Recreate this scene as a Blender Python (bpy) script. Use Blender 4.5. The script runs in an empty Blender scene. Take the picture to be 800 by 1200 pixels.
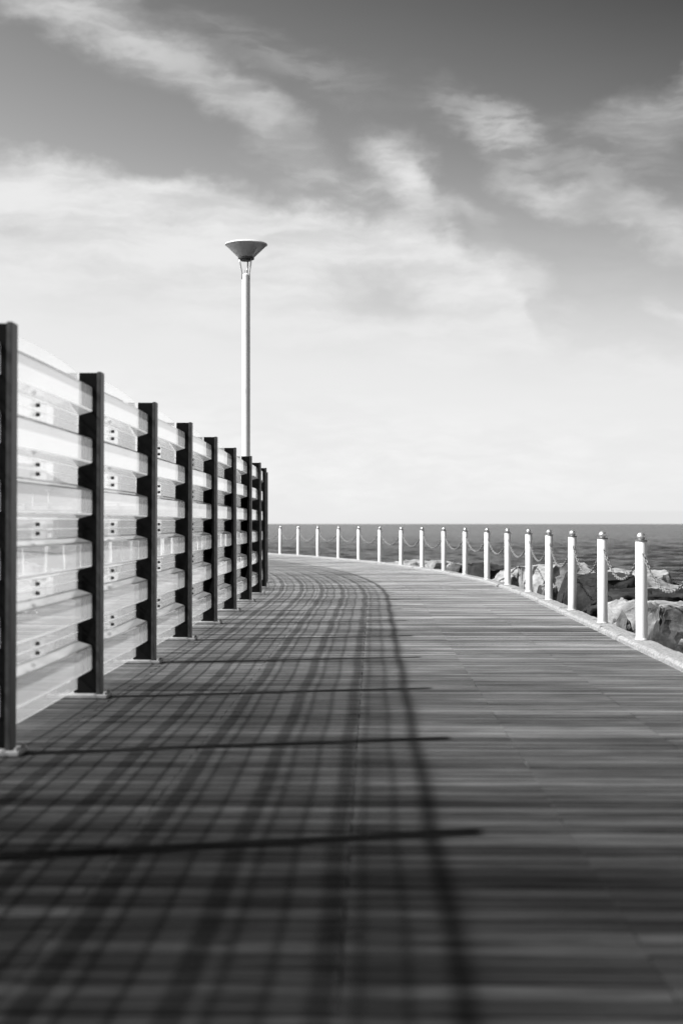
import bpy, bmesh, math, random
from mathutils import Vector, noise
R = math.radians
C = bpy.context.scene.collection
random.seed(7)

# ------------------------------------------------------------------ helpers
def link(o, parent=None):
    C.objects.link(o)
    if parent is not None:
        o.parent = parent
    return o

def tag(o, label=None, cat=None, group=None, kind=None):
    if label: o['label'] = label
    if cat: o['category'] = cat
    if group: o['group'] = group
    if kind: o['kind'] = kind
    return o

def empty(name, loc=(0, 0, 0), rz=0.0):
    o = bpy.data.objects.new(name, None)
    o.empty_display_size = 0.2
    o.location = loc
    o.rotation_euler = (0, 0, rz)
    return link(o)

def mesh_obj(name, verts, faces, mat, parent=None, smooth=False):
    me = bpy.data.meshes.new(name)
    me.from_pydata(verts, [], faces)
    mats = mat if isinstance(mat, (list, tuple)) else [mat]
    for m in mats: me.materials.append(m)
    if smooth:
        for p in me.polygons: p.use_smooth = True
    me.update()
    return link(bpy.data.objects.new(name, me), parent)

def bm_obj(name, bm, mat, parent=None, smooth=False, angle=None):
    me = bpy.data.meshes.new(name)
    bmesh.ops.recalc_face_normals(bm, faces=bm.faces)
    bm.to_mesh(me); bm.free()
    mats = mat if isinstance(mat, (list, tuple)) else [mat]
    for m in mats: me.materials.append(m)
    if smooth or angle:
        for p in me.polygons: p.use_smooth = True
    if angle:
        me.set_sharp_from_angle(angle=R(angle))
    return link(bpy.data.objects.new(name, me), parent)

def add_box(bm, c, s, bevel=0.0):
    r = bmesh.ops.create_cube(bm, size=1.0)
    for v in r['verts']:
        v.co = Vector((v.co.x * s[0] + c[0], v.co.y * s[1] + c[1], v.co.z * s[2] + c[2]))
    if bevel:
        es = list({e for v in r['verts'] for e in v.link_edges})
        bmesh.ops.bevel(bm, geom=es, offset=bevel, segments=2, affect='EDGES', profile=0.6)

def add_lathe(bm, prof, seg=24, c=(0, 0, 0), close=False):
    rings = []
    for (r, z) in prof:
        if r < 1e-6:
            rings.append([bm.verts.new((c[0], c[1], c[2] + z))])
        else:
            rings.append([bm.verts.new((c[0] + r * math.cos(2 * math.pi * k / seg), c[1] + r * math.sin(2 * math.pi * k / seg), c[2] + z)) for k in range(seg)])
    pairs = list(zip(rings, rings[1:]))
    if close: pairs.append((rings[-1], rings[0]))
    for a, b in pairs:
        for k in range(seg):
            k2 = (k + 1) % seg
            if len(a) == 1 and len(b) == 1: continue
            if len(a) == 1: bm.faces.new((a[0], b[k2], b[k]))
            elif len(b) == 1: bm.faces.new((a[k], a[k2], b[0]))
            else: bm.faces.new((a[k], a[k2], b[k2], b[k]))

def add_tube(bm, pts, r, seg=8, closed=False):
    pts = [Vector(p) for p in pts]
    n = len(pts); rings = []
    for i, p in enumerate(pts):
        if closed: t = (pts[(i + 1) % n] - pts[i - 1]).normalized()
        else: t = (pts[min(i + 1, n - 1)] - pts[max(i - 1, 0)]).normalized()
        up = Vector((0, 0, 1)) if abs(t.z) < 0.9 else Vector((0, 1, 0))
        a = t.cross(up).normalized(); b = t.cross(a).normalized()
        rr = r[i] if isinstance(r, (list, tuple)) else r
        rings.append([bm.verts.new(p + (a * math.cos(2 * math.pi * k / seg) + b * math.sin(2 * math.pi * k / seg)) * rr) for k in range(seg)])
    m = n if closed else n - 1
    for i in range(m):
        a, b = rings[i], rings[(i + 1) % n]
        for k in range(seg):
            bm.faces.new((a[k], a[(k + 1) % seg], b[(k + 1) % seg], b[k]))
    if not closed:
        bm.faces.new(rings[0][::-1]); bm.faces.new(rings[-1])

# ------------------------------------------------------------------ path geometry
# the row of bollards is the master line; off is metres to the right of it
X0, SLOPE, S0, RAD = 2.66, 0.022, 22.3, 88.0
def P(s, off=0.0, z=0.0):
    if s <= S0:
        th = SLOPE; x = X0 + SLOPE * s; y = s
    else:
        th = SLOPE - (s - S0) / RAD
        x = X0 + SLOPE * S0 + RAD * (math.cos(th) - math.cos(SLOPE))
        y = S0 + RAD * (math.sin(SLOPE) - math.sin(th))
    return Vector((x + off * math.cos(th), y - off * math.sin(th), z))
def heading(s):
    return SLOPE if s <= S0 else SLOPE - (s - S0) / RAD

# ------------------------------------------------------------------ materials
def new_mat(name):
    m = bpy.data.materials.new(name); m.use_nodes = True
    nt = m.node_tree; nt.nodes.clear()
    return m, nt
def N(nt, t, **kw):
    n = nt.nodes.new(t)
    for k, v in kw.items(): setattr(n, k, v)
    return n
def g(v): return (v, v, v, 1)
def L(nt, a, b): nt.links.new(a, b)
def MA(nt, op, a, b=None, c=None, clamp=False):
    n = N(nt, 'ShaderNodeMath', operation=op, use_clamp=clamp)
    for i, v in enumerate((a, b, c)):
        if v is None: continue
        if isinstance(v, (int, float)): n.inputs[i].default_value = v
        else: L(nt, v, n.inputs[i])
    return n.outputs[0]
def MR(nt, v, a, b, c=0.0, d=1.0, smooth=True):
    n = N(nt, 'ShaderNodeMapRange'); n.clamp = True
    n.interpolation_type = 'SMOOTHSTEP' if smooth else 'LINEAR'
    L(nt, v, n.inputs[0])
    for i, x in enumerate((a, b, c, d)): n.inputs[i + 1].default_value = x
    return n.outputs[0]
def NOI(nt, vec, scale, detail=4, rough=0.55, dist=0.0):
    n = N(nt, 'ShaderNodeTexNoise'); n.inputs['Scale'].default_value = scale
    n.inputs['Detail'].default_value = detail; n.inputs['Roughness'].default_value = rough
    n.inputs['Distortion'].default_value = dist
    if vec is not None: L(nt, vec, n.inputs['Vector'])
    return n
def MAPN(nt, vec, loc=(0, 0, 0), rot=(0, 0, 0), scale=(1, 1, 1), kind='POINT'):
    n = N(nt, 'ShaderNodeMapping', vector_type=kind)
    n.inputs['Location'].default_value = loc; n.inputs['Rotation'].default_value = rot; n.inputs['Scale'].default_value = scale
    L(nt, vec, n.inputs['Vector'])
    return n.outputs[0]

def simple(name, lo, hi, rough=0.5, metal=0.0, scale=8.0, bump=0.0, bscale=40.0, spec=0.5, detail=6):
    m, nt = new_mat(name)
    out = N(nt, 'ShaderNodeOutputMaterial'); p = N(nt, 'ShaderNodeBsdfPrincipled')
    tc = N(nt, 'ShaderNodeTexCoord')
    n = NOI(nt, tc.outputs['Object'], scale, detail, 0.6)
    c = MR(nt, n.outputs['Fac'], 0.3, 0.7, lo, hi)
    cc = N(nt, 'ShaderNodeCombineColor')
    for i in range(3): L(nt, c, cc.inputs[i])
    L(nt, cc.outputs[0], p.inputs['Base Color'])
    p.inputs['Roughness'].default_value = rough; p.inputs['Metallic'].default_value = metal
    p.inputs['Specular IOR Level'].default_value = spec
    if bump:
        b = N(nt, 'ShaderNodeBump'); b.inputs['Strength'].default_value = 1.0; b.inputs['Distance'].default_value = bump
        n2 = NOI(nt, tc.outputs['Object'], bscale, 6, 0.65)
        L(nt, n2.outputs['Fac'], b.inputs['Height']); L(nt, b.outputs[0], p.inputs['Normal'])
    L(nt, p.outputs[0], out.inputs[0])
    return m

def paint():
    m, nt = new_mat('white_paint')
    out = N(nt, 'ShaderNodeOutputMaterial'); p = N(nt, 'ShaderNodeBsdfPrincipled'); tc = N(nt, 'ShaderNodeTexCoord')
    oi = N(nt, 'ShaderNodeObjectInfo'); cx = N(nt, 'ShaderNodeCombineXYZ'); L(nt, MA(nt, 'MULTIPLY', oi.outputs['Random'], 60.0), cx.inputs[2])
    ad = N(nt, 'ShaderNodeVectorMath', operation='ADD'); L(nt, tc.outputs['Object'], ad.inputs[0]); L(nt, cx.outputs[0], ad.inputs[1])
    run = NOI(nt, MAPN(nt, ad.outputs[0], scale=(22, 22, 2.2)), 1.0, 7, 0.65).outputs['Fac']
    chip = NOI(nt, ad.outputs[0], 14, 6, 0.7).outputs['Fac']
    sz = N(nt, 'ShaderNodeSeparateXYZ'); L(nt, tc.outputs['Object'], sz.inputs[0])
    low = MR(nt, sz.outputs[2], 0.22, 0.0, 0, 0.12)
    st = MA(nt, 'ADD', MR(nt, MA(nt, 'ADD', run, low), 0.56, 0.74, 0, 0.5), MR(nt, MA(nt, 'ADD', chip, low), 0.72, 0.76, 0, 0.6), clamp=True)
    c = MA(nt, 'SUBTRACT', 0.80, MA(nt, 'MULTIPLY', st, 0.55))
    cc = N(nt, 'ShaderNodeCombineColor')
    for i in range(3): L(nt, c, cc.inputs[i])
    L(nt, cc.outputs[0], p.inputs['Base Color']); p.inputs['Roughness'].default_value = 0.38
    L(nt, p.outputs[0], out.inputs[0])
    return m
M_white = paint()
M_steel = simple('brushed_steel', 0.75, 0.82, 0.36, metal=0.85, scale=4)
M_galv = simple('galvanised_steel', 0.42, 0.6, 0.45, metal=0.7, scale=30)
M_collar = simple('collar_steel', 0.10, 0.18, 0.45, metal=0.3, scale=20)
M_chain = simple('chain_steel', 0.15, 0.3, 0.45, metal=0.25, scale=20)
M_post = simple('post_dark_paint', 0.028, 0.055, 0.42, scale=14, bump=0.001, bscale=60)
M_web = simple('web_black', 0.003, 0.006, 0.85, scale=14, spec=0.12)  # web plates darker and duller than the post flanges
M_plate = simple('base_plate_zinc', 0.26, 0.38, 0.6, metal=0.1, scale=25, bump=0.001)
M_bolt = simple('bolt_dark', 0.02, 0.04, 0.5, metal=0.4)
M_lamp_dark = simple('lamp_dark', 0.02, 0.035, 0.4)
M_lamp_top = simple('lamp_top_white', 0.75, 0.82, 0.4)
M_concrete = simple('kerb_concrete', 0.13, 0.40, 0.9, scale=34, bump=0.014, bscale=48, detail=12)
M_wall = simple('far_wall', 0.35, 0.5, 0.9, scale=0.6)
M_paper = simple('paper_white', 0.75, 0.82, 0.8)

def rock_mat(name, lo, hi, dlo, dirt, top_pale=0.6, stain=0.8):
    m, nt = new_mat(name)
    out = N(nt, 'ShaderNodeOutputMaterial'); p = N(nt, 'ShaderNodeBsdfPrincipled')
    tc = N(nt, 'ShaderNodeTexCoord'); ge = N(nt, 'ShaderNodeNewGeometry')
    o = tc.outputs['Object']
    big = MR(nt, NOI(nt, o, 2.2, 8, 0.62, 0.4).outputs['Fac'], 0.36, 0.66)
    fine = MR(nt, NOI(nt, o, 34, 8, 0.8).outputs['Fac'], 0.34, 0.66)
    vein = MR(nt, NOI(nt, MAPN(nt, o, scale=(1, 1, 3.5)), 3.0, 6, 0.6, 1.2).outputs['Fac'], 0.47, 0.53)
    c = MA(nt, 'ADD', MA(nt, 'MULTIPLY', big, (hi - lo) * 0.6), MA(nt, 'MULTIPLY', fine, (hi - lo) * 0.4))
    c = MA(nt, 'ADD', c, lo)
    # algae and weather stain patches
    st = MR(nt, NOI(nt, MAPN(nt, o, loc=(5, 2, 1)), 1.9, 10, 0.72, 0.3).outputs['Fac'], 0.46 - dirt, 0.66 - dirt)
    mx = N(nt, 'ShaderNodeMix', data_type='FLOAT')
    L(nt, MA(nt, 'MULTIPLY', st, stain), mx.inputs[0]); L(nt, c, mx.inputs[2]); mx.inputs[3].default_value = dlo
    # upward faces paler than the sides
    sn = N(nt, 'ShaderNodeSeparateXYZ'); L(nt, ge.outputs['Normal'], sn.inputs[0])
    up = MR(nt, MA(nt, 'ADD', sn.outputs[2], MA(nt, 'MULTIPLY', MA(nt, 'SUBTRACT', big, 0.5), 0.5)), 0.58, 0.92, 0, top_pale)
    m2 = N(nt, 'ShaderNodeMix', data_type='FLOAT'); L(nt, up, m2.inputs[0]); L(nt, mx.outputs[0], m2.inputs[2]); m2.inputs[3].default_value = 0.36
    c = MA(nt, 'MULTIPLY', m2.outputs[0], MA(nt, 'ADD', MA(nt, 'MULTIPLY', vein, 0.25), 0.78))
    cc = N(nt, 'ShaderNodeCombineColor')
    for i in range(3): L(nt, c, cc.inputs[i])
    L(nt, cc.outputs[0], p.inputs['Base Color']); p.inputs['Roughness'].default_value = 0.85
    p.inputs['Specular IOR Level'].default_value = 0.25
    b = N(nt, 'ShaderNodeBump'); b.inputs['Distance'].default_value = 0.03; b.inputs['Strength'].default_value = 1
    h = MA(nt, 'ADD', NOI(nt, o, 5, 12, 0.7, 0.3).outputs['Fac'], MA(nt, 'MULTIPLY', NOI(nt, o, 40, 5, 0.7).outputs['Fac'], 0.25))
    L(nt, h, b.inputs['Height']); L(nt, b.outputs[0], p.inputs['Normal'])
    L(nt, p.outputs[0], out.inputs[0])
    return m
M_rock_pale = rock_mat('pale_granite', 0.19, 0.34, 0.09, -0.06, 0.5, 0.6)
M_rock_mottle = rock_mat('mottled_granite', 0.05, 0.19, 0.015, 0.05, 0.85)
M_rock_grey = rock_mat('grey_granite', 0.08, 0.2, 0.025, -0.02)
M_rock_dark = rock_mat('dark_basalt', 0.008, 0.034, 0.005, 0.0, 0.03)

def wood_mat():
    m, nt = new_mat('weathered_deck_timber')
    out = N(nt, 'ShaderNodeOutputMaterial')
    uv = N(nt, 'ShaderNodeUVMap'); uv.uv_map = 'UVMap'
    at = N(nt, 'ShaderNodeAttribute'); at.attribute_name = 'tone'
    sh = N(nt, 'ShaderNodeVectorMath', operation='ADD')
    cx = N(nt, 'ShaderNodeCombineXYZ'); L(nt, MA(nt, 'MULTIPLY', at.outputs['Fac'], 37.0), cx.inputs[0])
    L(nt, uv.outputs[0], sh.inputs[0]); L(nt, cx.outputs[0], sh.inputs[1])
    grain = NOI(nt, MAPN(nt, sh.outputs[0], scale=(2.2, 75, 1)), 1.0, 8, 0.65).outputs['Fac']
    blot = NOI(nt, MAPN(nt, uv.outputs[0], scale=(0.7, 1.5, 1)), 1.0, 6, 0.6).outputs['Fac']
    band = NOI(nt, MAPN(nt, uv.outputs[0], scale=(0.12, 1.9, 1)), 1.0, 4, 0.7).outputs['Fac']
    spots = NOI(nt, uv.outputs[0], 9, 5, 0.6).outputs['Fac']
    c = MA(nt, 'MULTIPLY', MR(nt, grain, 0.32, 0.7, 0.45, 1.5), MR(nt, at.outputs['Fac'], 0, 1, 0.50, 1.5, False))
    c = MA(nt, 'MULTIPLY', c, MR(nt, blot, 0.3, 0.7, 0.72, 1.28))
    c = MA(nt, 'MULTIPLY', c, MR(nt, band, 0.32, 0.68, 0.72, 1.25))
    c = MA(nt, 'MULTIPLY', c, MR(nt, spots, 0.68, 0.78, 1.0, 1.35))
    # grazing sheen put into the timber colour: far boards brighten as the view flattens
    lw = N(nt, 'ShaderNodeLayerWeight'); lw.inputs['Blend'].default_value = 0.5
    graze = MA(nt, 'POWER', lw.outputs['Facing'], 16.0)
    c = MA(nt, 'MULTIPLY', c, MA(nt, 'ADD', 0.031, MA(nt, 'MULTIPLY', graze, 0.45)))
    cc = N(nt, 'ShaderNodeCombineColor')
    for i in range(3): L(nt, c, cc.inputs[i])
    b = N(nt, 'ShaderNodeBump'); b.inputs['Distance'].default_value = 0.002; L(nt, grain, b.inputs['Height'])
    d = N(nt, 'ShaderNodeBsdfDiffuse'); d.inputs['Roughness'].default_value = 1.0
    L(nt, cc.outputs[0], d.inputs[0]); L(nt, b.outputs[0], d.inputs['Normal'])
    gl = N(nt, 'ShaderNodeBsdfGlossy'); gl.inputs['Roughness'].default_value = 0.5; 
    gc = MA(nt, 'ADD', 0.5, MA(nt, 'MULTIPLY', c, 2.0), clamp=True)
    gcc = N(nt, 'ShaderNodeCombineColor')
    for i in range(3): L(nt, gc, gcc.inputs[i])
    L(nt, gcc.outputs[0], gl.inputs[0])
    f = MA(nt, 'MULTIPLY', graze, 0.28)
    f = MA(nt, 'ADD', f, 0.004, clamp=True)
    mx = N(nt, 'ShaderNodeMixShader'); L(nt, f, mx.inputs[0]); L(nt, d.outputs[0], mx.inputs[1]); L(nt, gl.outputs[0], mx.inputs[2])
    L(nt, mx.outputs[0], out.inputs[0])
    return m
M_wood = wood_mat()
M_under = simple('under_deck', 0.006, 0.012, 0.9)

def acrylic(name, haze, haze_graze, tint, through=0.62, pw=3.0):
    m, nt = new_mat(name)
    out = N(nt, 'ShaderNodeOutputMaterial'); tc = N(nt, 'ShaderNodeTexCoord')
    lw = N(nt, 'ShaderNodeLayerWeight'); lw.inputs['Blend'].default_value = 0.5
    sm = MR(nt, NOI(nt, MAPN(nt, tc.outputs['Object'], scale=(1, 1, 4)), 2.5, 6, 0.6).outputs['Fac'], 0.3, 0.7, 0.93, 1.07)
    f = MA(nt, 'ADD', MA(nt, 'MULTIPLY', MA(nt, 'POWER', lw.outputs['Facing'], pw), haze_graze), haze)
    f = MA(nt, 'MINIMUM', MA(nt, 'MULTIPLY', f, sm), 0.9)
    tr = N(nt, 'ShaderNodeBsdfTransparent'); tr.inputs[0].default_value = g(tint)
    tl = N(nt, 'ShaderNodeBsdfTranslucent'); tl.inputs[0].default_value = g(0.9)
    df = N(nt, 'ShaderNodeBsdfDiffuse'); df.inputs[0].default_value = g(0.88)
    sc = N(nt, 'ShaderNodeMixShader'); sc.inputs[0].default_value = through
    L(nt, df.outputs[0], sc.inputs[1]); L(nt, tl.outputs[0], sc.inputs[2])
    a = N(nt, 'ShaderNodeMixShader'); L(nt, f, a.inputs[0]); L(nt, tr.outputs[0], a.inputs[1]); L(nt, sc.outputs[0], a.inputs[2])
    fr = N(nt, 'ShaderNodeFresnel'); ge = N(nt, 'ShaderNodeNewGeometry')
    # inner side of the sheet: same reflectance as the outer one (no false total reflection)
    L(nt, MA(nt, 'ADD', 1.4, MA(nt, 'MULTIPLY', ge.outputs['Backfacing'], 1 / 1.4 - 1.4)), fr.inputs[0])
    gl = N(nt, 'ShaderNodeBsdfGlossy'); gl.inputs['Roughness'].default_value = 0.03; gl.inputs[0].default_value = g(0.95)
    bp = N(nt, 'ShaderNodeBump'); bp.inputs['Distance'].default_value = 0.0018
    L(nt, NOI(nt, tc.outputs['Object'], 1.8, 2).outputs['Fac'], bp.inputs['Height'])
    L(nt, bp.outputs[0], gl.inputs['Normal'])
    b = N(nt, 'ShaderNodeMixShader'); L(nt, fr.outputs[0], b.inputs[0]); L(nt, a.outputs[0], b.inputs[1]); L(nt, gl.outputs[0], b.inputs[2])
    L(nt, b.outputs[0], out.inputs[0])
    return m
M_acr = acrylic('clear_acrylic', 0.035, 0.42, 0.965)
M_acr_top = acrylic('hazy_acrylic_ledge', 0.06, 1.1, 0.96, 0.35, 4.0)  # ledges hazier than the faces, most so at flat view angles
M_acr_crown = acrylic('shade_acrylic_crown', 0.22, 0.6, 0.9, 0.5)  # top ledge made denser to deepen the outermost shadow band on the deck
M_acr_bend = acrylic('acrylic_bend', 0.45, 0.2, 0.8, 0.6)  # haze stands in for refraction, so the bends cast thin dark lines
M_acr_bot = acrylic('lower_bend_acrylic', 0.10, 0.25, 0.93)
M_smoke = acrylic('smoked_lamp_bowl', 0.42, 0.2, 0.85, 0.6)

def water_mat():
    m, nt = new_mat('sea_water')
    out = N(nt, 'ShaderNodeOutputMaterial'); p = N(nt, 'ShaderNodeBsdfPrincipled')
    ge = N(nt, 'ShaderNodeNewGeometry'); pos = ge.outputs['Position']
    p.inputs['Base Color'].default_value = g(0.035); p.inputs['Roughness'].default_value = 0.22
    p.inputs['IOR'].default_value = 1.33; p.inputs['Specular IOR Level'].default_value = 0.2
    w1 = NOI(nt, MAPN(nt, pos, rot=(0, 0, R(12)), scale=(0.8, 0.35, 1)), 1.1, 8, 0.62, 0.3).outputs['Fac']
    w2 = NOI(nt, MAPN(nt, pos, rot=(0, 0, R(-20)), scale=(1.0, 0.5, 1)), 4.0, 6, 0.6).outputs['Fac']
    h = MA(nt, 'ADD', MA(nt, 'MULTIPLY', w1, 1.0), MA(nt, 'MULTIPLY', w2, 0.22))
    b = N(nt, 'ShaderNodeBump'); b.inputs['Strength'].default_value = 1; b.inputs['Distance'].default_value = 0.30
    L(nt, h, b.inputs['Height'])
    # unfiltered small wavelets so that far water keeps its roughness
    wv = NOI(nt, MAPN(nt, pos, scale=(1.0, 0.6, 1)), 1.7, 3, 0.6).outputs['Color']
    v1 = N(nt, 'ShaderNodeVectorMath', operation='SUBTRACT'); L(nt, wv, v1.inputs[0]); v1.inputs[1].default_value = (0.5, 0.5, 0.5)
    sp = N(nt, 'ShaderNodeSeparateXYZ'); L(nt, pos, sp.inputs[0])
    k = MR(nt, sp.outputs[1], 60, 600, 0.45, 1.1)
    v2 = N(nt, 'ShaderNodeVectorMath', operation='MULTIPLY'); L(nt, v1.outputs[0], v2.inputs[0]); v2.inputs[1].default_value = (1, 1, 0)
    v3 = N(nt, 'ShaderNodeVectorMath', operation='SCALE'); L(nt, v2.outputs[0], v3.inputs[0]); L(nt, k, v3.inputs['Scale'])
    v4 = N(nt, 'ShaderNodeVectorMath', operation='ADD'); L(nt, v3.outputs[0], v4.inputs[0]); L(nt, b.outputs[0], v4.inputs[1])
    v5 = N(nt, 'ShaderNodeVectorMath', operation='NORMALIZE'); L(nt, v4.outputs[0], v5.inputs[0]); L(nt, v5.outputs[0], p.inputs['Normal'])
    # foam flecks and paler current streaks
    cur = NOI(nt, MAPN(nt, pos, scale=(0.012, 0.06, 1)), 1.0, 5, 0.6).outputs['Fac']
    c = MR(nt, cur, 0.4, 0.65, 0.012, 0.035)
    fl = MR(nt, w1, 0.66, 0.74, 0.0, 0.14)
    c = MA(nt, 'ADD', c, fl)
    cc = N(nt, 'ShaderNodeCombineColor')
    for i in range(3): L(nt, c, cc.inputs[i])
    L(nt, cc.outputs[0], p.inputs['Base Color'])
    L(nt, p.outputs[0], out.inputs[0])
    return m
M_water = water_mat()
M_sand = simple('pale_paving', 0.2, 0.3, 0.9, scale=0.5, bump=0.004, bscale=8)
M_hill = simple('scrub_hillside', 0.04, 0.09, 0.95, scale=0.05, detail=10)

# ------------------------------------------------------------------ sea, land, hill
def sea():
    import numpy as np
    rg = np.random.default_rng(3)
    ys = [26.0]
    while ys[-1] < 1300: ys.append(ys[-1] * 1.0052 + 0.02)
    ys = np.array(ys); nx = 430
    t = np.linspace(-0.17, 0.33, nx)
    Yg = np.repeat(ys[:, None], nx, 1); Xg = t[None, :] * (Yg + 22)
    Z = np.zeros_like(Xg)
    cell = 0.0055 * Yg
    for k in range(96):
        lam = 0.4 * (6 / 0.4) ** (rg.random())
        an = math.radians(250) + rg.normal(0, 0.55)
        a = 0.0125 * lam ** 0.7
        kk = 2 * math.pi / lam
        fade = np.clip(1.6 - 3.2 * cell / lam, 0, 1)
        ph = kk * (Xg * math.cos(an) + Yg * math.sin(an)) + rg.random() * 6.283
        w = np.sin(ph)
        Z += a * fade * (w + 0.25 * np.cos(2 * ph)) * 0.5
    Z *= np.clip((1300 - Yg) / 500, 0, 1)
    Z += -1.6
    V = np.stack([Xg, Yg, Z], -1).reshape(-1, 3)
    ny = len(ys)
    a = (np.arange(ny - 1)[:, None] * nx + np.arange(nx - 1)[None, :]).reshape(-1)
    F = np.stack([a, a + 1, a + nx + 1, a + nx], -1)
    base = len(V)
    ext = np.array([(-9000, -60, -1.95), (30000, -60, -1.95), (60000, 60000, -1.95), (-60000, 60000, -1.95), (-30000, 320, -1.95), (-9000, 100, -1.95)])
    V = np.concatenate([V, ext])
    me = bpy.data.meshes.new('sea')
    nf = len(F)
    me.vertices.add(len(V)); me.vertices.foreach_set('co', V.astype('f4').ravel())
    me.loops.add(nf * 4 + 6); me.loops.foreach_set('vertex_index', np.concatenate([F.ravel(), np.arange(base, base + 6)]).astype('i4'))
    me.polygons.add(nf + 1)
    me.polygons.foreach_set('loop_start', np.arange(nf + 1) * 4)
    me.polygons.foreach_set('use_smooth', np.ones(nf + 1, dtype=bool))
    me.materials.append(M_water); me.update(calc_edges=True); me.validate()
    o = link(bpy.data.objects.new('sea', me)); o['kind'] = 'structure'
sea()

def strip(name, offs_z, s0, s1, ds, mat):
    """closed swept section (list of (off, z)) along the path"""
    n = max(2, int((s1 - s0) / ds)); vs = []; fs = []; k = len(offs_z)
    for i in range(n + 1):
        s = s0 + (s1 - s0) * i / n
        for (o, z) in offs_z: vs.append(P(s, o, z))
    for i in range(n):
        for j in range(k):
            j2 = (j + 1) % k
            fs.append((i * k + j, i * k + j2, (i + 1) * k + j2, (i + 1) * k + j))
    fs.append(tuple(range(k))[::-1]); fs.append(tuple(n * k + j for j in range(k)))
    return mesh_obj(name, vs, fs, mat)
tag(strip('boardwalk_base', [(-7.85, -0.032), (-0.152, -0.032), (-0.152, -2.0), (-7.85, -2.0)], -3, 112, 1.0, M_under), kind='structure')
tag(strip('ground', [(-60, -0.02), (-7.86, -0.02), (-7.86, -2.0), (-60, -2.0)], -3, 112, 2.0, M_sand), kind='structure')

# hill ridge far to the left, descending to the sea
def hill():
    vs = []; fs = []; nx, ny = 60, 24
    for j in range(ny + 1):
        for i in range(nx + 1):
            x = -700 + 560 * i / nx; y = 780 + 420 * j / ny
            t = max(0.0, min(1.0, (-158 - x) / 62.0)); t2 = max(0, min(1, (-158 - x) / 420.0))
            cross = math.sin(math.pi * min(1, max(0, (j + .4) / ny * 0.9 + 0.1 * 0)))
            h = (36 * t ** 0.8 + 55 * t2) * (0.35 + 0.65 * cross) + 6 * t * (noise.fractal(Vector((x, y, 0)) * 0.02, 1, 2, 5))
            vs.append((x, y, -3 + max(0, h) * (1 if j > 0 else 0.3)))
    for j in range(ny):
        for i in range(nx):
            a = j * (nx + 1) + i
            fs.append((a, a + 1, a + nx + 2, a + nx + 1))
    o = mesh_obj('hill', vs, fs, M_hill, smooth=True); o['kind'] = 'structure'
hill()

# ------------------------------------------------------------------ boardwalk boards
def boards():
    bounds = [-0.155, -1.03, -1.895, -2.745, -3.595, -4.45, -5.3, -6.15, -7.0, -7.85]
    vs = []; fs = []; uvs = []; tone = []
    pitch = 0.122; s = -2.8; row = 0
    while s < 110:
        rowtone = random.gauss(0, 0.20) - (0.35 if random.random() < 0.08 else 0); rowgap = random.uniform(0.010, 0.017) + (0.007 if random.random() < 0.15 else 0); rowz = random.gauss(0, 0.0007)
        for k in range(len(bounds) - 1):
            if s > 60 and k > 7: continue
            j0 = random.uniform(-0.004, 0.004) if k else 0.0
            o1 = bounds[k] + (-0.001 if k else 0) + j0; o0 = bounds[k + 1] + 0.001 + random.uniform(-0.002, 0.003)
            gap = rowgap + random.uniform(-0.0015, 0.0015)
            sa = s + gap / 2; sb = s + pitch - gap / 2
            z = rowz + random.gauss(0, 0.0003); dz = random.gauss(0, 0.0004)
            b = len(vs)
            r = 0.0028
            prof = [(sa, -0.03), (sa, z - r), (sa + r, z), (sb - r, z), (sb, z - r), (sb, -0.03)]
            for (ss, zz) in prof:
                vs.append(P(ss, o0, zz - dz)); vs.append(P(ss, o1, zz + dz))
            t = min(1, max(0, 0.5 + rowtone + random.gauss(0, 0.10)))
            for q in range(5):
                fs.append((b + 2 * q, b + 2 * q + 1, b + 2 * q + 3, b + 2 * q + 2)); tone.append(t)
                uvs += [(o0, prof[q][0]), (o1, prof[q][0]), (o1, prof[q + 1][0]), (o0, prof[q + 1][0])]
            for e in (0, 1):
                f = tuple(b + 2 * q + e for q in range(6)); fs.append(f if e == 0 else f[::-1]); tone.append(t * 0.4)
                uvs += [(o0 if e == 0 else o1, s)] * 6
        s += pitch; row += 1
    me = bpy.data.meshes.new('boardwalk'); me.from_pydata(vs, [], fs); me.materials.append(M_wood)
    uvl = me.uv_layers.new(name='UVMap')
    flat = [c for uv in uvs for c in uv]
    uvl.data.foreach_set('uv', flat)
    a = me.attributes.new('tone', 'FLOAT', 'FACE'); a.data.foreach_set('value', tone)
    me.update()
    o = link(bpy.data.objects.new('boardwalk', me)); o['kind'] = 'structure'
boards()

# ------------------------------------------------------------------ kerb
KZ = 0.055
def kerb():
    bm = bmesh.new(); s = -3.0
    while s < 111:
        ln = 1.18; s1 = s + ln - 0.012; n = 6
        dz = random.gauss(0, 0.003); do = random.gauss(0, 0.003)
        prof = [(-0.15, -0.1), (-0.15, 0.03), (-0.118, KZ), (-0.03, KZ + 0.002), (0.075, KZ - 0.002), (0.1, KZ - 0.02), (0.1, -0.6), (0.1, -2.0), (-0.15, -2.0)]
        rings = []
        for i in range(n + 1):
            ss = s + (s1 - s) * i / n
            rings.append([bm.verts.new(P(ss, o + do + random.gauss(0, 0.003) * (z > 0), z + (dz + random.gauss(0, 0.0025)) * (z > 0))) for (o, z) in prof])
        m = len(prof)
        for a, b in zip(rings, rings[1:]):
            for j in range(m):
                bm.faces.new((a[j], a[(j + 1) % m], b[(j + 1) % m], b[j]))
        bm.faces.new(rings[0][::-1]); bm.faces.new(rings[-1])
        s += ln
    o = bm_obj('kerb', bm, M_concrete); o['kind'] = 'structure'
kerb()

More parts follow.
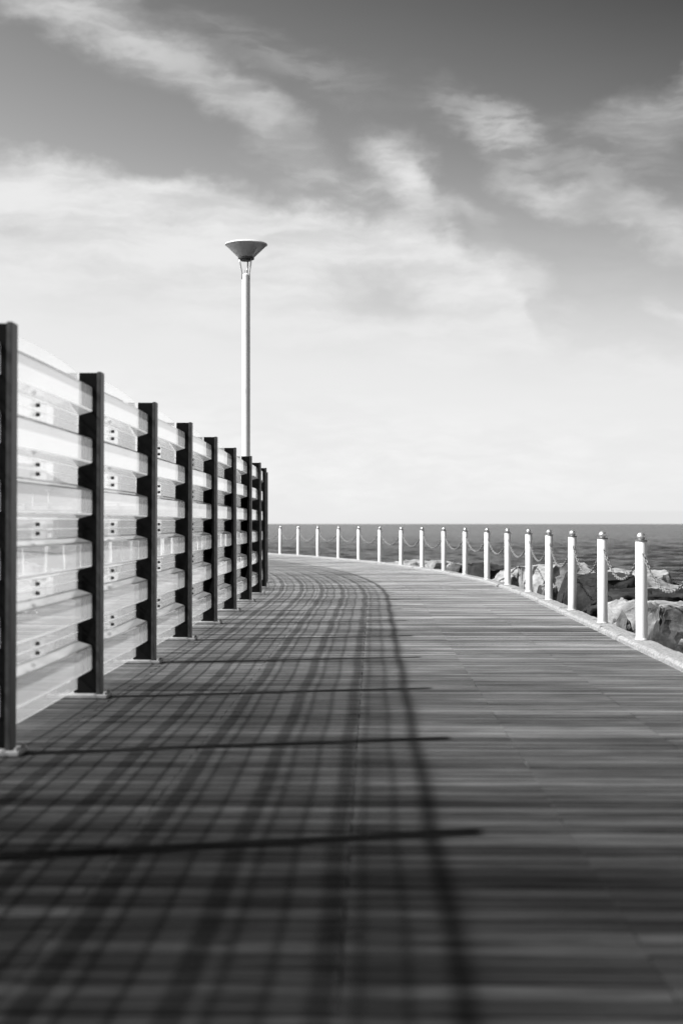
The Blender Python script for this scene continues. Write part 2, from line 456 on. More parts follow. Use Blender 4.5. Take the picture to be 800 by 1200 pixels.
# ------------------------------------------------------------------ windscreen fence
PS = [2.47 + 2.43 * i for i in range(20)]
H = 2.25; TUBE_O, TUBE_I, REC, FLU = -4.533, -4.560, -4.70, -4.60
def fence():
    root = empty('acrylic_windscreen', P(PS[0], -4.6, 0))
    tag(root, 'long curved windscreen of ribbed clear acrylic panels on black steel posts', 'windscreen')
    inv = root.location
    flutes = [2.15 - 0.358 * k for k in range(6)]
    # ---- post prototype in local space: x = off relative to TUBE_I, y along
    def post_bm():
        bm = bmesh.new()
        add_box(bm, ((TUBE_O + TUBE_I) / 2 - TUBE_I, 0, H / 2 + 0.012), (TUBE_O - TUBE_I, 0.13, H - 0.024), 0.004)
        return bm
    def web_bm():
        pts = [(0.0, 0.03)]
        right = 0.0; left = REC - TUBE_I + 0.006; face = FLU - TUBE_I + 0.012
        out = [(0.0, H - 0.002), (left, H - 0.002)]
        for zt in flutes:
            out += [(left, zt + 0.04), (face, zt + 0.012), (face, zt - 0.182), (left, zt - 0.21)]
        out += [(left, 0.14), (left - 0.012, 0.125), (left - 0.012, 0.10), (left - 0.03, 0.08), (left - 0.03, 0.03), (0.0, 0.03)]
        bm = bmesh.new()
        t = 0.009
        a = [bm.verts.new((x, -t, z)) for (x, z) in out]; b = [bm.verts.new((x, t, z)) for (x, z) in out]
        f1 = bm.faces.new(a); f2 = bm.faces.new(b[::-1])
        for i in range(len(out)):
            j = (i + 1) % len(out)
            bm.faces.new((a[i], b[i], b[j], a[j]))
        bmesh.ops.triangulate(bm, faces=[f1, f2])
        # clamp heads
        for k in range(6):
            zc = flutes[k] - 0.179 - 0.09 if k < 5 else 0.09
            if k == 5: continue
            for q in (-0.035, 0.0, 0.035):
                r = bmesh.ops.create_cone(bm, cap_ends=True, segments=6, radius1=0.008, radius2=0.006, depth=0.012)
                for v in r['verts']:
                    v.co = Vector((left + 0.02 + v.co.x, -t - 0.004 + v.co.z, zc + q + v.co.y))
        return bm
    proto = None
    posts = []
    for i, s in enumerate(PS):
        p = P(s, TUBE_I, 0)
        if proto is None:
            po = bm_obj('post', post_bm(), M_post, root)
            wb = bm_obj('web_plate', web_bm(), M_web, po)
            bm = bmesh.new(); add_box(bm, (-0.085, 0.0, 0.0145), (0.33, 0.2, 0.025), 0.005)
            for (ax, ay) in ((-0.22, -0.07), (-0.22, 0.07), (0.05 + 0.012, -0.07), (0.05 + 0.012, 0.07)):
                r = bmesh.ops.create_cone(bm, cap_ends=True, segments=6, radius1=0.012, radius2=0.012, depth=0.016)
                for v in r['verts']: v.co += Vector((ax, ay, 0.034))
            bp = bm_obj('base_plate', bm, M_plate, po)
            proto = (po, [wb, bp])
        else:
            po = proto[0].copy(); link(po, root)
            for ch in proto[1]:
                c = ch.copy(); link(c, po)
        po.location = p - inv; po.rotation_euler = (random.gauss(0, 0.002), random.gauss(0, 0.002), -heading(s))
        posts.append(po)
    # ---- panels
    plate_bm_done = None; bolt_proto = None; splice_proto = None
    for i in range(len(PS) - 1):
        s0, s1 = PS[i] + 0.0015, PS[i + 1] - 0.0015
        n = 22
        bul = 0.016 + random.uniform(-0.004, 0.006); arch = 0.036
        prof = [(REC, 'top')]; mats = []
        BW = 0.008
        def corner(o, z, before, after):
            """a small rounded bend: two profile points around the corner"""
            (ob, zb), (oa, za) = before, after
            d1 = Vector((ob - o, zb - z)).normalized() * BW; d2 = Vector((oa - o, za - z)).normalized() * BW
            prof.append((o + d1.x, z + d1.y)); prof.append((o + d2.x, z + d2.y))
        seq = [(REC, 2.3)]
        for zt in flutes:
            seq += [(REC, zt + 0.03), (FLU, zt), (FLU, zt - 0.17), (REC, zt - 0.20)]
        seq.append((REC, 0.06))
        kinds = [1, 0, 2, 0]
        for c_ in range(1, len(seq) - 1):
            corner(seq[c_][0], seq[c_][1], seq[c_ - 1], seq[c_ + 1])
            mats += [mats and kinds[(c_ - 2) % 4] or 0, 3]
        mats.append(0); prof.append((REC, 0.06))
        mats[mats.index(1)] = 4
        # added hazy strip mid-recess, no real joint, for one more shadow line
        for zt in flutes[1:]:
            zc = zt + 0.092
            k_ = next(q for q in range(len(prof) - 1) if prof[q][1] != 'top' and prof[q][1] > zc > prof[q + 1][1])
            prof[k_ + 1:k_ + 1] = [(REC, zc + 0.004), (REC + 0.003, zc + 0.0035), (REC + 0.003, zc - 0.0035), (REC, zc - 0.004)]
            mats[k_ + 1:k_ + 1] = [0, 3, 0, 0]
        vs = []; fs = []; mi = []
        m = len(prof)
        th = 0.006
        for side in (0, 1):
            for q in range(n + 1):
                t = q / n; s = s0 + (s1 - s0) * t; k = math.sin(math.pi * t)
                for (o, z) in prof:
                    zz = H + arch * (k ** 0.6 if k > 0 else 0) - 0.004 if z == 'top' else z
                    vs.append(P(s, o + bul * k - side * th, zz) - inv)
        def idx(side, q, j): return side * (n + 1) * m + q * m + j
        for q in range(n):
            for j in range(m - 1):
                fs.append((idx(0, q, j), idx(0, q + 1, j), idx(0, q + 1, j + 1), idx(0, q, j + 1))); mi.append(mats[j])
                fs.append((idx(1, q, j), idx(1, q, j + 1), idx(1, q + 1, j + 1), idx(1, q + 1, j))); mi.append(mats[j])
            for j in (0, m - 1):
                fs.append((idx(0, q, j), idx(1, q, j), idx(1, q + 1, j), idx(0, q + 1, j))); mi.append(1)
        for q in (0, n):
            for j in range(m - 1):
                fs.append((idx(0, q, j), idx(0, q, j + 1), idx(1, q, j + 1), idx(1, q, j))); mi.append(1)
        pn = mesh_obj('panel', vs, fs, [M_acr, M_acr_top, M_acr_bot, M_acr_bend, M_acr_crown], root)
        pn.data.polygons.foreach_set('material_index', mi)
        if i <= 7:
            sm = (s0 + s1) / 2
            for k in range(5):
                zc = flutes[k] - 0.179 - 0.085
                c = P(sm, REC + bul + 0.0035, zc) - inv
                if splice_proto is None:
                    bm = bmesh.new(); add_box(bm, (0, 0, 0), (0.005, 0.36, 0.115), 0.001)
                    splice_proto = bm_obj('splice_plate', bm, M_acr, pn)
                    bm = bmesh.new()
                    r = bmesh.ops.create_cone(bm, cap_ends=True, segments=10, radius1=0.0135, radius2=0.011, depth=0.022)
                    for v in r['verts']: v.co = Vector((v.co.z, v.co.y, v.co.x))
                    bolt_proto = bm_obj('bolt', bm, M_bolt, splice_proto)
                    sp, bo = splice_proto, bolt_proto
                else:
                    sp = splice_proto.copy(); link(sp, pn); bo = bolt_proto.copy(); link(bo, sp)
                sp.location = c; sp.rotation_euler = (0, 0, -heading(sm))
                bo.location = (0.013, -0.1, 0.028)
                b2 = bolt_proto.copy(); link(b2, sp); b2.location = (0.013, -0.1, -0.028)
fence()

# ------------------------------------------------------------------ bollards and chains
ORD = ['first', 'second', 'third', 'fourth', 'fifth', 'sixth', 'seventh', 'eighth', 'ninth', 'tenth', 'eleventh', 'twelfth', 'thirteenth', 'fourteenth', 'fifteenth', 'sixteenth', 'seventeenth']
BS = [11.62, 14.1, 16.5, 19.0, 21.5, 24.1, 26.85, 29.5, 32.3, 35.0, 37.75, 40.4, 43.1, 45.75, 48.3, 50.9, 53.35, 55.6, 58.1, 60.6, 63.1]
ATT = 0.90
def make_bollard():
    root = empty('bollard')
    bm = bmesh.new(); add_lathe(bm, [(0, 0), (0.066, 0), (0.066, 0.008), (0.0575, 0.014), (0.0575, 0.968), (0.054, 0.974), (0, 0.974)], 32)
    bm_obj('tube', bm, M_white, root, angle=40)
    bm = bmesh.new(); add_lathe(bm, [(0, 0.974), (0.061, 0.974), (0.062, 0.978), (0.062, 0.982), (0.058, 0.986), (0.03, 0.99), (0.026, 0.997), (0, 0.997)], 32)
    bm_obj('collar', bm, M_collar, root, angle=40)
    bm = bmesh.new(); bmesh.ops.create_uvsphere(bm, u_segments=24, v_segments=16, radius=0.042)
    for v in bm.verts: v.co.z += 1.022
    bm_obj('ball_cap', bm, M_steel, root, smooth=True)
    for sy in (-1, 1):
        bm = bmesh.new()
        add_tube(bm, [(0, sy * (0.055), ATT - KZ), (0, sy * 0.075, ATT - KZ)], 0.006, 8)
        pts = [(0.0, sy * (0.09 + 0.017 * math.cos(a * math.pi / 6)), ATT - KZ + 0.017 * math.sin(a * math.pi / 6)) for a in range(12)]
        add_tube(bm, pts, 0.005, 6, closed=True)
        bm_obj('eye_bolt', bm, M_galv, root, angle=50)
    return root
first = make_bollard()
def blabel(i):
    if i == 0: return 'white bollard on the kerb just past the right edge of the view'
    names = {1: 'tallest white bollard with steel ball cap, before the boulder with dark mottled face',
             2: 'second tallest white bollard with steel ball cap, left of the mottled boulder'}
    if i in names: return names[i]
    if i <= 17: return 'white bollard with steel ball cap on the kerb, %s in from the right' % ORD[i - 1]
    return 'distant white bollard seen only through the windscreen panels'
for i, s in enumerate(BS):
    if i == 0: o = first
    else:
        o = first.copy(); link(o)
        for ch in first.children:
            c = ch.copy(); link(c, o)
    o.location = P(s, 0, KZ - 0.001); o.rotation_euler = (random.gauss(0, 0.004), random.gauss(0, 0.004), -heading(s))
    tag(o, blabel(i), 'bollard', 'white bollards along the sea edge of the boardwalk')

def chain(i):
    s0, s1 = BS[i], BS[i + 1]
    a = P(s0, 0, ATT); b = P(s1, 0, ATT)
    d = (b - a); ln = d.length; dr = d.normalized(); a = a + dr * 0.1; b = b - dr * 0.1; ln -= 0.2
    sag = 0.30 + random.uniform(-0.015, 0.02)
    # sample the parabola by arc length
    pts = []; K = 400
    for k in range(K + 1):
        t = k / K; pts.append(a + dr * (ln * t) + Vector((0, 0, -sag * 4 * t * (1 - t))))
    tot = sum((pts[k + 1] - pts[k]).length for k in range(K))
    pitch = 0.062 if i < 6 else 0.09
    r = 0.0056 if i < 6 else 0.0075
    nl = int(tot / pitch); step = tot / nl
    bm = bmesh.new(); acc = 0; nxt = step / 2; cnt = 0
    for k in range(K):
        seg = (pts[k + 1] - pts[k]); l = seg.length
        while acc + l >= nxt and cnt < nl:
            c = pts[k] + seg * ((nxt - acc) / l); t = seg.normalized()
            side = Vector((0, 0, 1)).cross(t).normalized(); up = t.cross(side)
            ang = math.pi / 4 + (cnt % 2) * math.pi / 2
            w = side * math.cos(ang) + up * math.sin(ang)
            hl = step / 2 + r * 0.6; hw = 0.0125
            pp = []
            for q in range(10):
                an = 2 * math.pi * q / 10
                cx = math.cos(an); cy = math.sin(an)
                pp.append(c + t * (hl * (abs(cx) ** 0.7) * (1 if cx > 0 else -1)) + w * (hw * (abs(cy) ** 0.7) * (1 if cy > 0 else -1)))
            add_tube(bm, pp, r, 6, closed=True)
            cnt += 1; nxt += step
        acc += l
    for v in bm.verts: v.co -= a
    o = bm_obj('chain', bm, M_chain, smooth=True); o.location = a
    if i == 0: lab = 'pale link chain running off the right edge from the tallest bollard'
    elif i <= 16: lab = 'sagging link chain leaving the %s bollard from the right towards the left' % ORD[i - 1]
    else: lab = 'far link chain between bollards seen only through the windscreen'
    tag(o, lab, 'chain', 'chains hanging between the bollards')
for i in range(len(BS) - 1): chain(i)

# ------------------------------------------------------------------ lamp posts
def make_lamp(name, loc, label, scale=1.0, detail=True):
    root = empty(name, loc); tag(root, label, 'street lamp')
    Ht = 6.42; S = 48 if detail else 16
    bm = bmesh.new(); add_lathe(bm, [(0, 0), (0.12, 0), (0.12, 0.02), (0.082, 0.03), (0.082, 1.1), (0.076, 1.12), (0.072, 5.78), (0.06, 5.79), (0.03, 5.80), (0.03, 5.86), (0, 5.86)], 32)
    bm_obj('pole', bm, M_white, root, angle=40)
    for k in range(3):
        an = R(200 + 120 * k); c, s_ = math.cos(an), math.sin(an)
        bm = bmesh.new()
        add_tube(bm, [(0.078 * c, 0.078 * s_, 5.70), (0.08 * c, 0.08 * s_, 5.80), (0.12 * c, 0.12 * s_, 6.0), (0.125 * c, 0.125 * s_, 6.06)], [0.012, 0.014, 0.014, 0.012], 8)
        bm_obj('bracket_arm', bm, M_galv, root, smooth=True)
    bm = bmesh.new(); add_lathe(bm, [(0.0, 6.035), (0.10, 6.035), (0.10, 6.06), (0.145, 6.062), (0.15, 6.085), (0.145, 6.10), (0.0, 6.10)], S)
    ring = bm_obj('base_ring', bm, M_lamp_dark, root, angle=40)
    bm = bmesh.new(); add_lathe(bm, [(0.148, 6.10), (0.38, 6.325), (0.374, 6.33), (0.14, 6.104)], S, close=True)
    bm_obj('bowl', bm, M_smoke, root, angle=40)
    bm = bmesh.new(); add_lathe(bm, [(0, 6.104), (0.1, 6.104), (0.15, 6.18), (0.20, 6.318), (0, 6.318)], S)
    bm_obj('reflector', bm, M_lamp_grey, root, angle=40)
    bm = bmesh.new(); add_lathe(bm, [(0, 6.322), (0.386, 6.322), (0.392, 6.332), (0.385, 6.344), (0.3, 6.372), (0.18, 6.395), (0, 6.405)], S)
    bm_obj('top_cover', bm, M_lamp_top, root, angle=40)
    root.scale = (scale,) * 3
    return root
M_lamp_grey = simple('lamp_reflector', 0.2, 0.3, 0.4)
D_L = 26.0
make_lamp('street_lamp', ((288.3 - 400) / 1667 * D_L, D_L, -0.02), 'tall white street lamp with inverted cone head behind the windscreen')

# far jetty with its own lamps, seen only through the acrylic
def jetty():
    root = empty('jetty', (-52, 300, -1.6)); tag(root, 'distant pale jetty with a panelled parapet seen through the nearest windscreen panel', 'jetty')
    bm = bmesh.new(); add_box(bm, (0, 4, 2.9), (50, 8, 5.8)); bm_obj('wall', bm, M_hill, root)
    bm = bmesh.new(); add_box(bm, (0, 0.2, 6.2), (50.2, 0.4, 0.8))
    x = -25
    while x <= 25:
        add_box(bm, (x, 0.0, 6.5), (0.5, 0.9, 1.5)); x += 5
    add_box(bm, (0, 0.2, 7.1), (50.4, 0.6, 0.2))
    bm_obj('parapet', bm, M_wall, root)
jetty()
for (px, h, w) in ((57, 0, 'taller'), (38.5, -0.9, 'shorter')):
    l = make_lamp('street_lamp', ((px - 400) / 1667 * 303, 303, 3.5), 'tiny far street lamp on the jetty, the %s of two' % w, 0.78 if h == 0 else 0.62, False)
    l['group'] = 'far lamps on the jetty'; l.scale = (1.5, 1.5, l.scale[2])

# litter on the deck behind the windscreen
def litter(name, px, y, size, label, flat):
    d = 2000 / (y - 614); bm = bmesh.new()
    bmesh.ops.create_grid(bm, x_segments=10, y_segments=8, size=0.5)
    for v in bm.verts:
        nz = noise.fractal(Vector((v.co.x * 3 + px, v.co.y * 3, 0.3)), 1, 2, 4)
        v.co = Vector((v.co.x * size * 1.6, v.co.y * size, (0.35 + nz) * flat))
    r = bmesh.ops.extrude_face_region(bm, geom=list(bm.faces))
    for e in r['geom']:
        if isinstance(e, bmesh.types.BMVert): e.co.z += 0.003
    o = bm_obj(name, bm, M_paper); 
    mz = min(v.co.z for v in o.data.vertices)
    for v in o.data.vertices: v.co.z -= mz
    o.location = ((px - 400) / 1667 * d, d, 0.004); tag(o, label, 'litter')
litter('paper_scrap', 32, 722, 0.16, 'crumpled white paper scrap on the boards behind the nearest panel', 0.06)

# ------------------------------------------------------------------ boulders
def rock(mat, s, off, ln, wd, ztop, seed, label, zbot=-0.9, tilt=0.0, slope=0.0, turn=0.0, sub=5):
    """one quarried block beside the kerb: ln along the path, wd across it"""
    rnd = random.Random(seed)
    bm = bmesh.new(); bmesh.ops.create_icosphere(bm, subdivisions=sub, radius=1.25)
    planes = []
    for ax in range(3):
        for sg in (-1, 1):
            v = Vector((rnd.gauss(0, 0.2), rnd.gauss(0, 0.2), rnd.gauss(0, 0.2))); v[ax] = sg
            if ax == 2 and sg == 1: v = Vector((tilt + rnd.gauss(0, 0.06), slope + rnd.gauss(0, 0.06), 1))
            planes.append((v.normalized(), rnd.uniform(0.62, 0.78)))
    for k in range(8):
        v = Vector((rnd.gauss(0, 1), rnd.gauss(0, 1), rnd.gauss(0, 0.8))).normalized()
        planes.append((v, rnd.uniform(0.78, 0.98)))
    o_ = Vector((seed * 3.1, seed * 1.7, 0))
    for v in bm.verts:
        c = v.co.copy()
        for (n, dd) in planes:
            e = c.dot(n) - dd
            if e > 0: c -= n * e * 0.96
        a = noise.fractal(c * 1.2 + o_, 0.9, 2.1, 5) * 0.085
        rg = abs(noise.fractal(c * 2.4 + o_, 0.9, 2.1, 5)) * 0.06
        cell = noise.voronoi(c * 1.7 + o_)[0]
        cr = max(0, 0.07 - (cell[1] - cell[0])) * 0.7
        v.co = c + v.normal * (a - rg - cr)
    mn = [min(v.co[i] for v in bm.verts) for i in range(3)]; mxx = [max(v.co[i] for v in bm.verts) for i in range(3)]
    for v in bm.verts:
        v.co = Vector(((v.co.x - (mn[0] + mxx[0]) / 2) / (mxx[0] - mn[0]) * wd, (v.co.y - (mn[1] + mxx[1]) / 2) / (mxx[1] - mn[1]) * ln,
                       (v.co.z - mn[2]) / (mxx[2] - mn[2]) * (ztop - zbot)))
    o = bm_obj('boulder', bm, mat, angle=38)
    o.location = P(s, off, zbot); o.rotation_euler = (0, 0, -heading(s) + turn)
    return tag(o, label, 'boulder', 'boulders of the sea defence')
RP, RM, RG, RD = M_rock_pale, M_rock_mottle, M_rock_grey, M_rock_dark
rocks = [
 (RM, 15.2, 0.72, 2.1, 1.15, 0.37, 11, 'large flat-topped boulder with pale top and dark mottled face behind the tallest bollard', dict(turn=-0.05)),
 (RP, 17.1, 0.42, 0.95, 0.55, 0.31, 12, 'pale angular boulder partly hidden by the second tallest bollard', dict(tilt=0.1)),
 (RG, 16.25, 0.21, 0.42, 0.2, 0.22, 13, 'small upright pointed shard of stone against the kerb', dict(tilt=0.8, zbot=-0.5)),
 (RD, 18.7, 0.95, 1.5, 1.4, 0.36, 14, 'long low dark boulder lying between pale ones', dict(turn=0.2)),
 (RP, 21.8, 1.75, 1.8, 1.35, 0.48, 15, 'broad pale slab boulder nearest the water on the right', dict(tilt=0.35)),
 (RD, 24.6, 2.45, 1.0, 0.75, 0.34, 16, 'small black boulder showing above the pale slab', dict(tilt=0.3)),
 (RP, 16.5, 1.9, 1.3, 1.0, 0.50, 17, 'pale boulder cut by the right edge, upper one', dict(tilt=-0.3)),
 (RG, 12.75, 0.64, 1.6, 0.95, 0.42, 18, 'grey boulder at the right edge, lowest and nearest', dict(tilt=-0.5)),
 (RD, 21.7, 0.72, 2.5, 1.1, 0.46, 19, 'big rounded dark boulder between the third and fourth tallest bollards', dict(turn=0.15)),
 (RD, 19.2, 0.36, 0.8, 0.48, 0.25, 20, 'smaller dark boulder in front of the big dark one', dict(tilt=-0.3)),
 (RP, 27.3, 1.05, 2.6, 1.6, 0.47, 21, 'largest pale boulder, rising above the others left of the dark one', dict(turn=0.1)),
 (RP, 24.3, 1.95, 1.5, 1.2, 0.44, 31, 'pale boulder just behind the big dark one', {}),
 (RM, 25.2, 0.42, 0.9, 0.55, 0.16, 22, 'small boulder with a dark notch in front of the largest pale one', {}),
 (RP, 30.0, 0.46, 1.5, 0.62, 0.30, 23, 'pale sloping boulder between two far bollards', dict(tilt=-0.4)),
 (RD, 33.1, 0.68, 1.8, 1.1, 0.28, 24, 'dark boulder left of the pale sloping one', {}),
 (RM, 36.0, 0.66, 1.8, 1.0, 0.25, 25, 'mid grey boulder at the far end left of the dark one', {}),
 (RP, 38.6, 0.62, 1.7, 1.0, 0.22, 26, 'small pale boulder far along the kerb', {}),
 (RP, 41.4, 0.62, 1.8, 1.0, 0.15, 27, 'lowest farthest pale boulder showing over the kerb', {}),
 (RM, 43.8, 0.62, 1.6, 1.0, 0.03, 28, 'last low boulder before the bare kerb of the far bend', {}),
]
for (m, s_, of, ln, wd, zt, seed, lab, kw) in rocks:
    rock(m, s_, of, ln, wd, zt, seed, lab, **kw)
# lower rubble towards the water, glimpsed through the gaps
rnd = random.Random(5)
for k in range(30):
    s_ = 11.5 + k * 1.08; far = k % 2
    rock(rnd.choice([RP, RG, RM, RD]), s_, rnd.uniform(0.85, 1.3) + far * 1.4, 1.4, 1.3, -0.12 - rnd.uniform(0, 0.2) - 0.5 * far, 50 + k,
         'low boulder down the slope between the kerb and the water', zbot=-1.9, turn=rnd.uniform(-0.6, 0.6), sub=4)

# ------------------------------------------------------------------ world
SUN_EL, SH = 43.4, math.atan2(0.57, 2.38)       # shadows fall to +x and slightly away
sd = Vector((-math.cos(SH) * math.cos(R(SUN_EL)), -math.sin(SH) * math.cos(R(SUN_EL)), math.sin(R(SUN_EL))))
def world():
    w = bpy.data.worlds.new('World'); bpy.context.scene.world = w; w.use_nodes = True
    nt = w.node_tree; nt.nodes.clear()
    out = N(nt, 'ShaderNodeOutputWorld'); bg = N(nt, 'ShaderNodeBackground'); bg.inputs[1].default_value = 0.1
    sky = N(nt, 'ShaderNodeTexSky'); sky.sky_type = 'NISHITA'; sky.sun_disc = False
    sky.sun_elevation = R(SUN_EL); sky.sun_rotation = math.atan2(sd.x, sd.y)
    sky.air_density = 1.0; sky.dust_density = 1.0
    sep = N(nt, 'ShaderNodeSeparateColor'); L(nt, sky.outputs[0], sep.inputs[0])
    red = sep.outputs[0]                                     # the black and white film saw the sky through a red filter
    tc = N(nt, 'ShaderNodeTexCoord'); sx = N(nt, 'ShaderNodeSeparateXYZ'); L(nt, tc.outputs['Generated'], sx.inputs[0])
    # azimuth and elevation, scaled
    hyp = MA(nt, 'SQRT', MA(nt, 'SUBTRACT', 1.0001, MA(nt, 'MULTIPLY', sx.outputs[2], sx.outputs[2])))
    X = MA(nt, 'MULTIPLY', MA(nt, 'ARCTAN2', sx.outputs[0], sx.outputs[1]), 16.67)
    Y = MA(nt, 'MULTIPLY', MA(nt, 'DIVIDE', sx.outputs[2], hyp), 16.9)
    v = N(nt, 'ShaderNodeCombineXYZ'); L(nt, X, v.inputs[0]); L(nt, Y, v.inputs[1])
    V0 = v.outputs[0]
    # domain warp for wisps
    wn = NOI(nt, MAPN(nt, V0, rot=(0, 0, R(15)), scale=(0.8, 1.2, 1)), 0.95, 8, 0.6)
    wv = N(nt, 'ShaderNodeVectorMath', operation='SUBTRACT'); L(nt, wn.outputs['Color'], wv.inputs[0]); wv.inputs[1].default_value = (0.5, 0.5, 0.5)
    ws = N(nt, 'ShaderNodeVectorMath', operation='MULTIPLY'); L(nt, wv.outputs[0], ws.inputs[0]); ws.inputs[1].default_value = (1.5, 1.1, 0)
    wa = N(nt, 'ShaderNodeVectorMath', operation='ADD'); L(nt, V0, wa.inputs[0]); L(nt, ws.outputs[0], wa.inputs[1])
    V = wa.outputs[0]
    wl = N(nt, 'ShaderNodeVectorMath', operation='SCALE'); L(nt, ws.outputs[0], wl.inputs[0]); wl.inputs['Scale'].default_value = 0.4
    wb = N(nt, 'ShaderNodeVectorMath', operation='ADD'); L(nt, V0, wb.inputs[0]); L(nt, wl.outputs[0], wb.inputs[1])
    VF = wb.outputs[0]
    streak = NOI(nt, MAPN(nt, VF, rot=(0, 0, R(20)), scale=(0.5, 2.2, 1)), 1.3, 9, 0.62, 0.15).outputs['Fac']
    puff = NOI(nt, MAPN(nt, V, loc=(3, 1, 0), scale=(0.8, 1.3, 1)), 0.8, 8, 0.6, 0.3).outputs['Fac']
    fib = NOI(nt, MAPN(nt, VF, rot=(0, 0, R(38)), scale=(0.7, 2.6, 1)), 1.8, 7, 0.6, 0.15).outputs['Fac']
    sxw = N(nt, 'ShaderNodeSeparateXYZ'); L(nt, V, sxw.inputs[0])
    Xw, Yw = sxw.outputs[0], sxw.outputs[1]
    # upper rim of the great cloud bank as a curve over X (-6..6)
    fc = N(nt, 'ShaderNodeFloatCurve'); cm = fc.mapping; cv = cm.curves[0]
    rim = [(-6, 4.3), (-4, 4.47), (-2.5, 4.27), (-1, 4.05), (0.3, 3.78), (1.2, 3.4), (2.0, 2.85), (2.4, 2.35), (3.2, 2.15), (4, 1.9), (6, 1.7)]
    pts = [((x + 6) / 12, yy / 6) for x, yy in rim]
    cv.points[0].location = pts[0]; cv.points[1].location = pts[-1]
    for p in pts[1:-1]: cv.points.new(*p)
    cm.update()
    L(nt, MR(nt, Xw, -6, 6, 0, 1, False), fc.inputs['Value'])
    below = MA(nt, 'SUBTRACT', MA(nt, 'MULTIPLY', fc.outputs[0], 6.0), Yw)
    bank = MR(nt, below, -0.06, 0.3)
    inner = MR(nt, MA(nt, 'ADD', MA(nt, 'MULTIPLY', streak, 0.6), MA(nt, 'MULTIPLY', puff, 0.4)), 0.34, 0.6, 0.60, 1.0)
    dens = MA(nt, 'MULTIPLY', bank, inner)
    # thin veil everywhere that thickens towards the sea
    veil = MA(nt, 'POWER', MR(nt, Y, 0.2, 4.6, 0.88, 0.02), 1.15)
    veil = MA(nt, 'MULTIPLY', veil, MR(nt, puff, 0.25, 0.7, 0.86, 1.06), clamp=True)
    dens = MA(nt, 'SUBTRACT', 1.0, MA(nt, 'MULTIPLY', MA(nt, 'SUBTRACT', 1.0, dens), MA(nt, 'SUBTRACT', 1.0, veil)))
    def blob(cx, cy, lx, ly, rot, amp, fibre=0.5, subtract=False):
        nonlocal dens
        X_, Y_ = (cx - 400) / 100.0, (614 - cy) / 100.0
        m = MAPN(nt, V, loc=(X_, Y_, 0), rot=(0, 0, R(rot)), scale=(lx / 100.0, ly / 100.0, 1), kind='TEXTURE')
        ln = N(nt, 'ShaderNodeVectorMath', operation='LENGTH'); L(nt, m, ln.inputs[0])
        t = MR(nt, ln.outputs['Value'], 1.0, 0.0, 0, amp)
        if subtract:
            dens = MA(nt, 'MULTIPLY', dens, MA(nt, 'SUBTRACT', 1.0, t))
        else:
            t = MA(nt, 'MULTIPLY', t, MR(nt, fib if fibre > 0.6 else streak, 0.36, 0.62, 1 - fibre, 1.0))
            dens = MA(nt, 'SUBTRACT', 1.0, MA(nt, 'MULTIPLY', MA(nt, 'SUBTRACT', 1.0, dens), MA(nt, 'SUBTRACT', 1.0, t)))
    blob(440, 338, 95, 48, -14, 0.75, subtract=True)
    blob(330, 405, 170, 30, -8, 0.3, subtract=True)
    blob(540, 480, 120, 26, -8, 0.25, subtract=True)
    blob(590, 440, 90, 50, -10, 0.3, subtract=True)
    blob(110, 345, 190, 34, 0, 0.28, subtract=True)
    blob(20, 272, 60, 14, -5, 0.4, subtract=True)
    blob(150, 45, 190, 55, -24, 0.62, 0.45)
    blob(290, 120, 130, 45, -32, 0.5, 0.45)
    blob(60, 10, 110, 45, -20, 0.5, 0.4)
    blob(460, 192, 85, 46, -50, 0.75, 0.5)
    blob(482, 222, 95, 48, -80, 0.75, 0.5)
    blob(520, 235, 90, 26, -35, 0.4, 0.6)
    blob(600, 330, 80, 38, -40, 0.5, 0.4)
    blob(640, 225, 90, 30, -18, 0.6, 0.4)
    blob(575, 150, 100, 45, -40, 0.4, 0.7)
    blob(735, 245, 80, 35, -30, 0.5, 0.4)
    blob(795, 275, 55, 50, -50, 0.6, 0.4)
    blob(765, 145, 95, 55, 20, 0.5, 0.5)
    blob(790, 95, 40, 22, 10, 0.5, 0.4)
    blob(560, 130, 110, 50, -30, 0.28, 0.9)
    blob(690, 190, 150, 60, -10, 0.22, 0.8)
    blob(330, 60, 200, 40, -20, 0.18, 0.8)
    blob(400, 205, 160, 30, -14, 0.35, 0.8)
    blob(785, 368, 55, 16, -8, 0.65, 0.3)
    blob(660, 375, 60, 32, 30, 0.4, 0.7)
    dens = MA(nt, 'MULTIPLY', dens, MR(nt, MA(nt, 'ADD', MA(nt, 'MULTIPLY', streak, 0.55), MA(nt, 'MULTIPLY', fib, 0.45)), 0.34, 0.6, 0.78, 1.0))
    # fade clouds out high overhead and behind
    dens = MA(nt, 'MULTIPLY', dens, MR(nt, sx.outputs[2], 0.36, 0.6, 1.0, 0.3))
    clear = MA(nt, 'MULTIPLY', red, SKY_K)
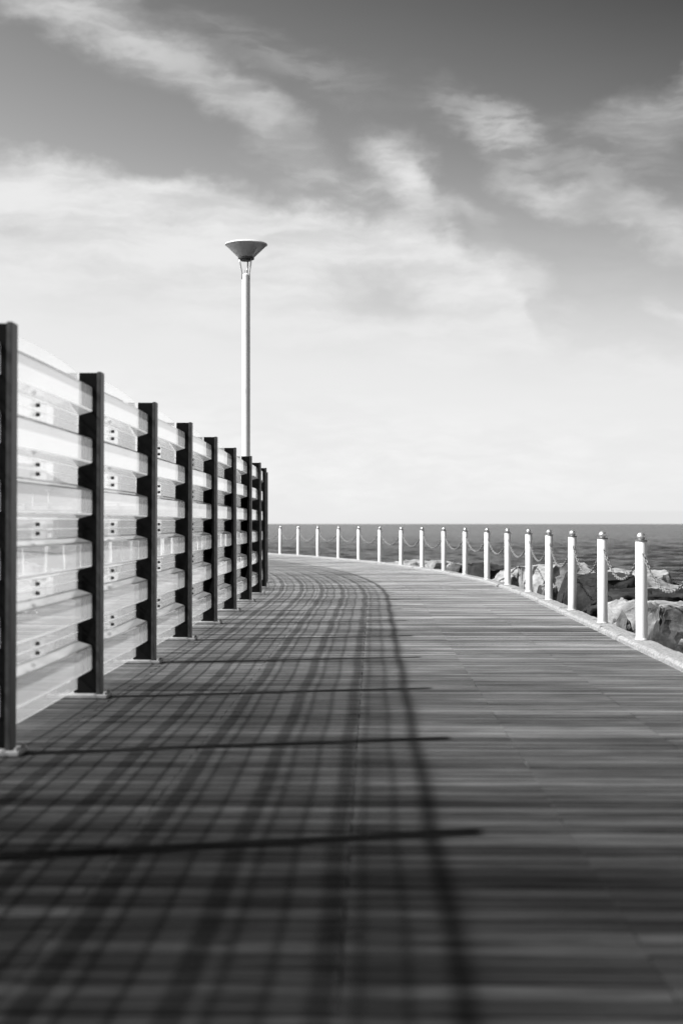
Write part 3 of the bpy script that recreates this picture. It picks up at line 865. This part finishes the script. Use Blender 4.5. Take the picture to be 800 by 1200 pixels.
    # clear sky darkens to the upper right
    clear = MA(nt, 'MULTIPLY', clear, MR(nt, MA(nt, 'ADD', MA(nt, 'MULTIPLY', X, 0.35), Y), 0, 7.5, 3.5, 0.62, False))
    mx = N(nt, 'ShaderNodeMix', data_type='FLOAT'); L(nt, dens, mx.inputs[0]); L(nt, clear, mx.inputs[2]); mx.inputs[3].default_value = CLOUD
    val = mx.outputs[0]
    # low bank of sea mist on the right horizon
    mist = MA(nt, 'MULTIPLY', MR(nt, Y, 0.17, 0.13, 0, 1), MR(nt, X, -0.5, 3.5, 0, 0.055))
    val = MA(nt, 'MULTIPLY', val, MA(nt, 'SUBTRACT', 1.0, mist))
    cc = N(nt, 'ShaderNodeCombineColor')
    for i in range(3): L(nt, val, cc.inputs[i])
    L(nt, cc.outputs[0], bg.inputs[0]); L(nt, bg.outputs[0], out.inputs[0])
    w.cycles.sampling_method = 'MANUAL'; w.cycles.sample_map_resolution = 512
SKY_K, CLOUD = 0.42, 4.15
world()

sun = bpy.data.lights.new('sun', 'SUN'); sun.energy = 4.3; sun.angle = R(0.7); sun.color = (1, 1, 1)
so = link(bpy.data.objects.new('sun', sun)); so.rotation_euler = (-sd).to_track_quat('-Z', 'Y').to_euler()
so.location = (0, 0, 20)

cam = bpy.data.cameras.new('camera'); co = link(bpy.data.objects.new('camera', cam))
cam.sensor_fit = 'VERTICAL'; cam.sensor_height = 36; cam.sensor_width = 24; cam.lens = 50.0
co.location = (0, 0, 1.2); co.rotation_euler = (R(90) + math.atan(14 / 1667), 0, 0)
cam.clip_start = 0.05; cam.clip_end = 80000
cam.dof.use_dof = True; cam.dof.focus_distance = 19.0; cam.dof.aperture_fstop = 1.8
sc = bpy.context.scene; sc.camera = co
sc.render.engine = 'CYCLES'
sc.view_settings.view_transform = 'Standard'; sc.view_settings.look = 'None'
sc.view_settings.exposure = 1.0; sc.view_settings.gamma = 1.0
sc.cycles.transparent_max_bounces = 40; sc.cycles.max_bounces = 8; sc.cycles.use_denoising = True
sc.cycles.sample_clamp_indirect = 4.0; sc.cycles.caustics_reflective = False
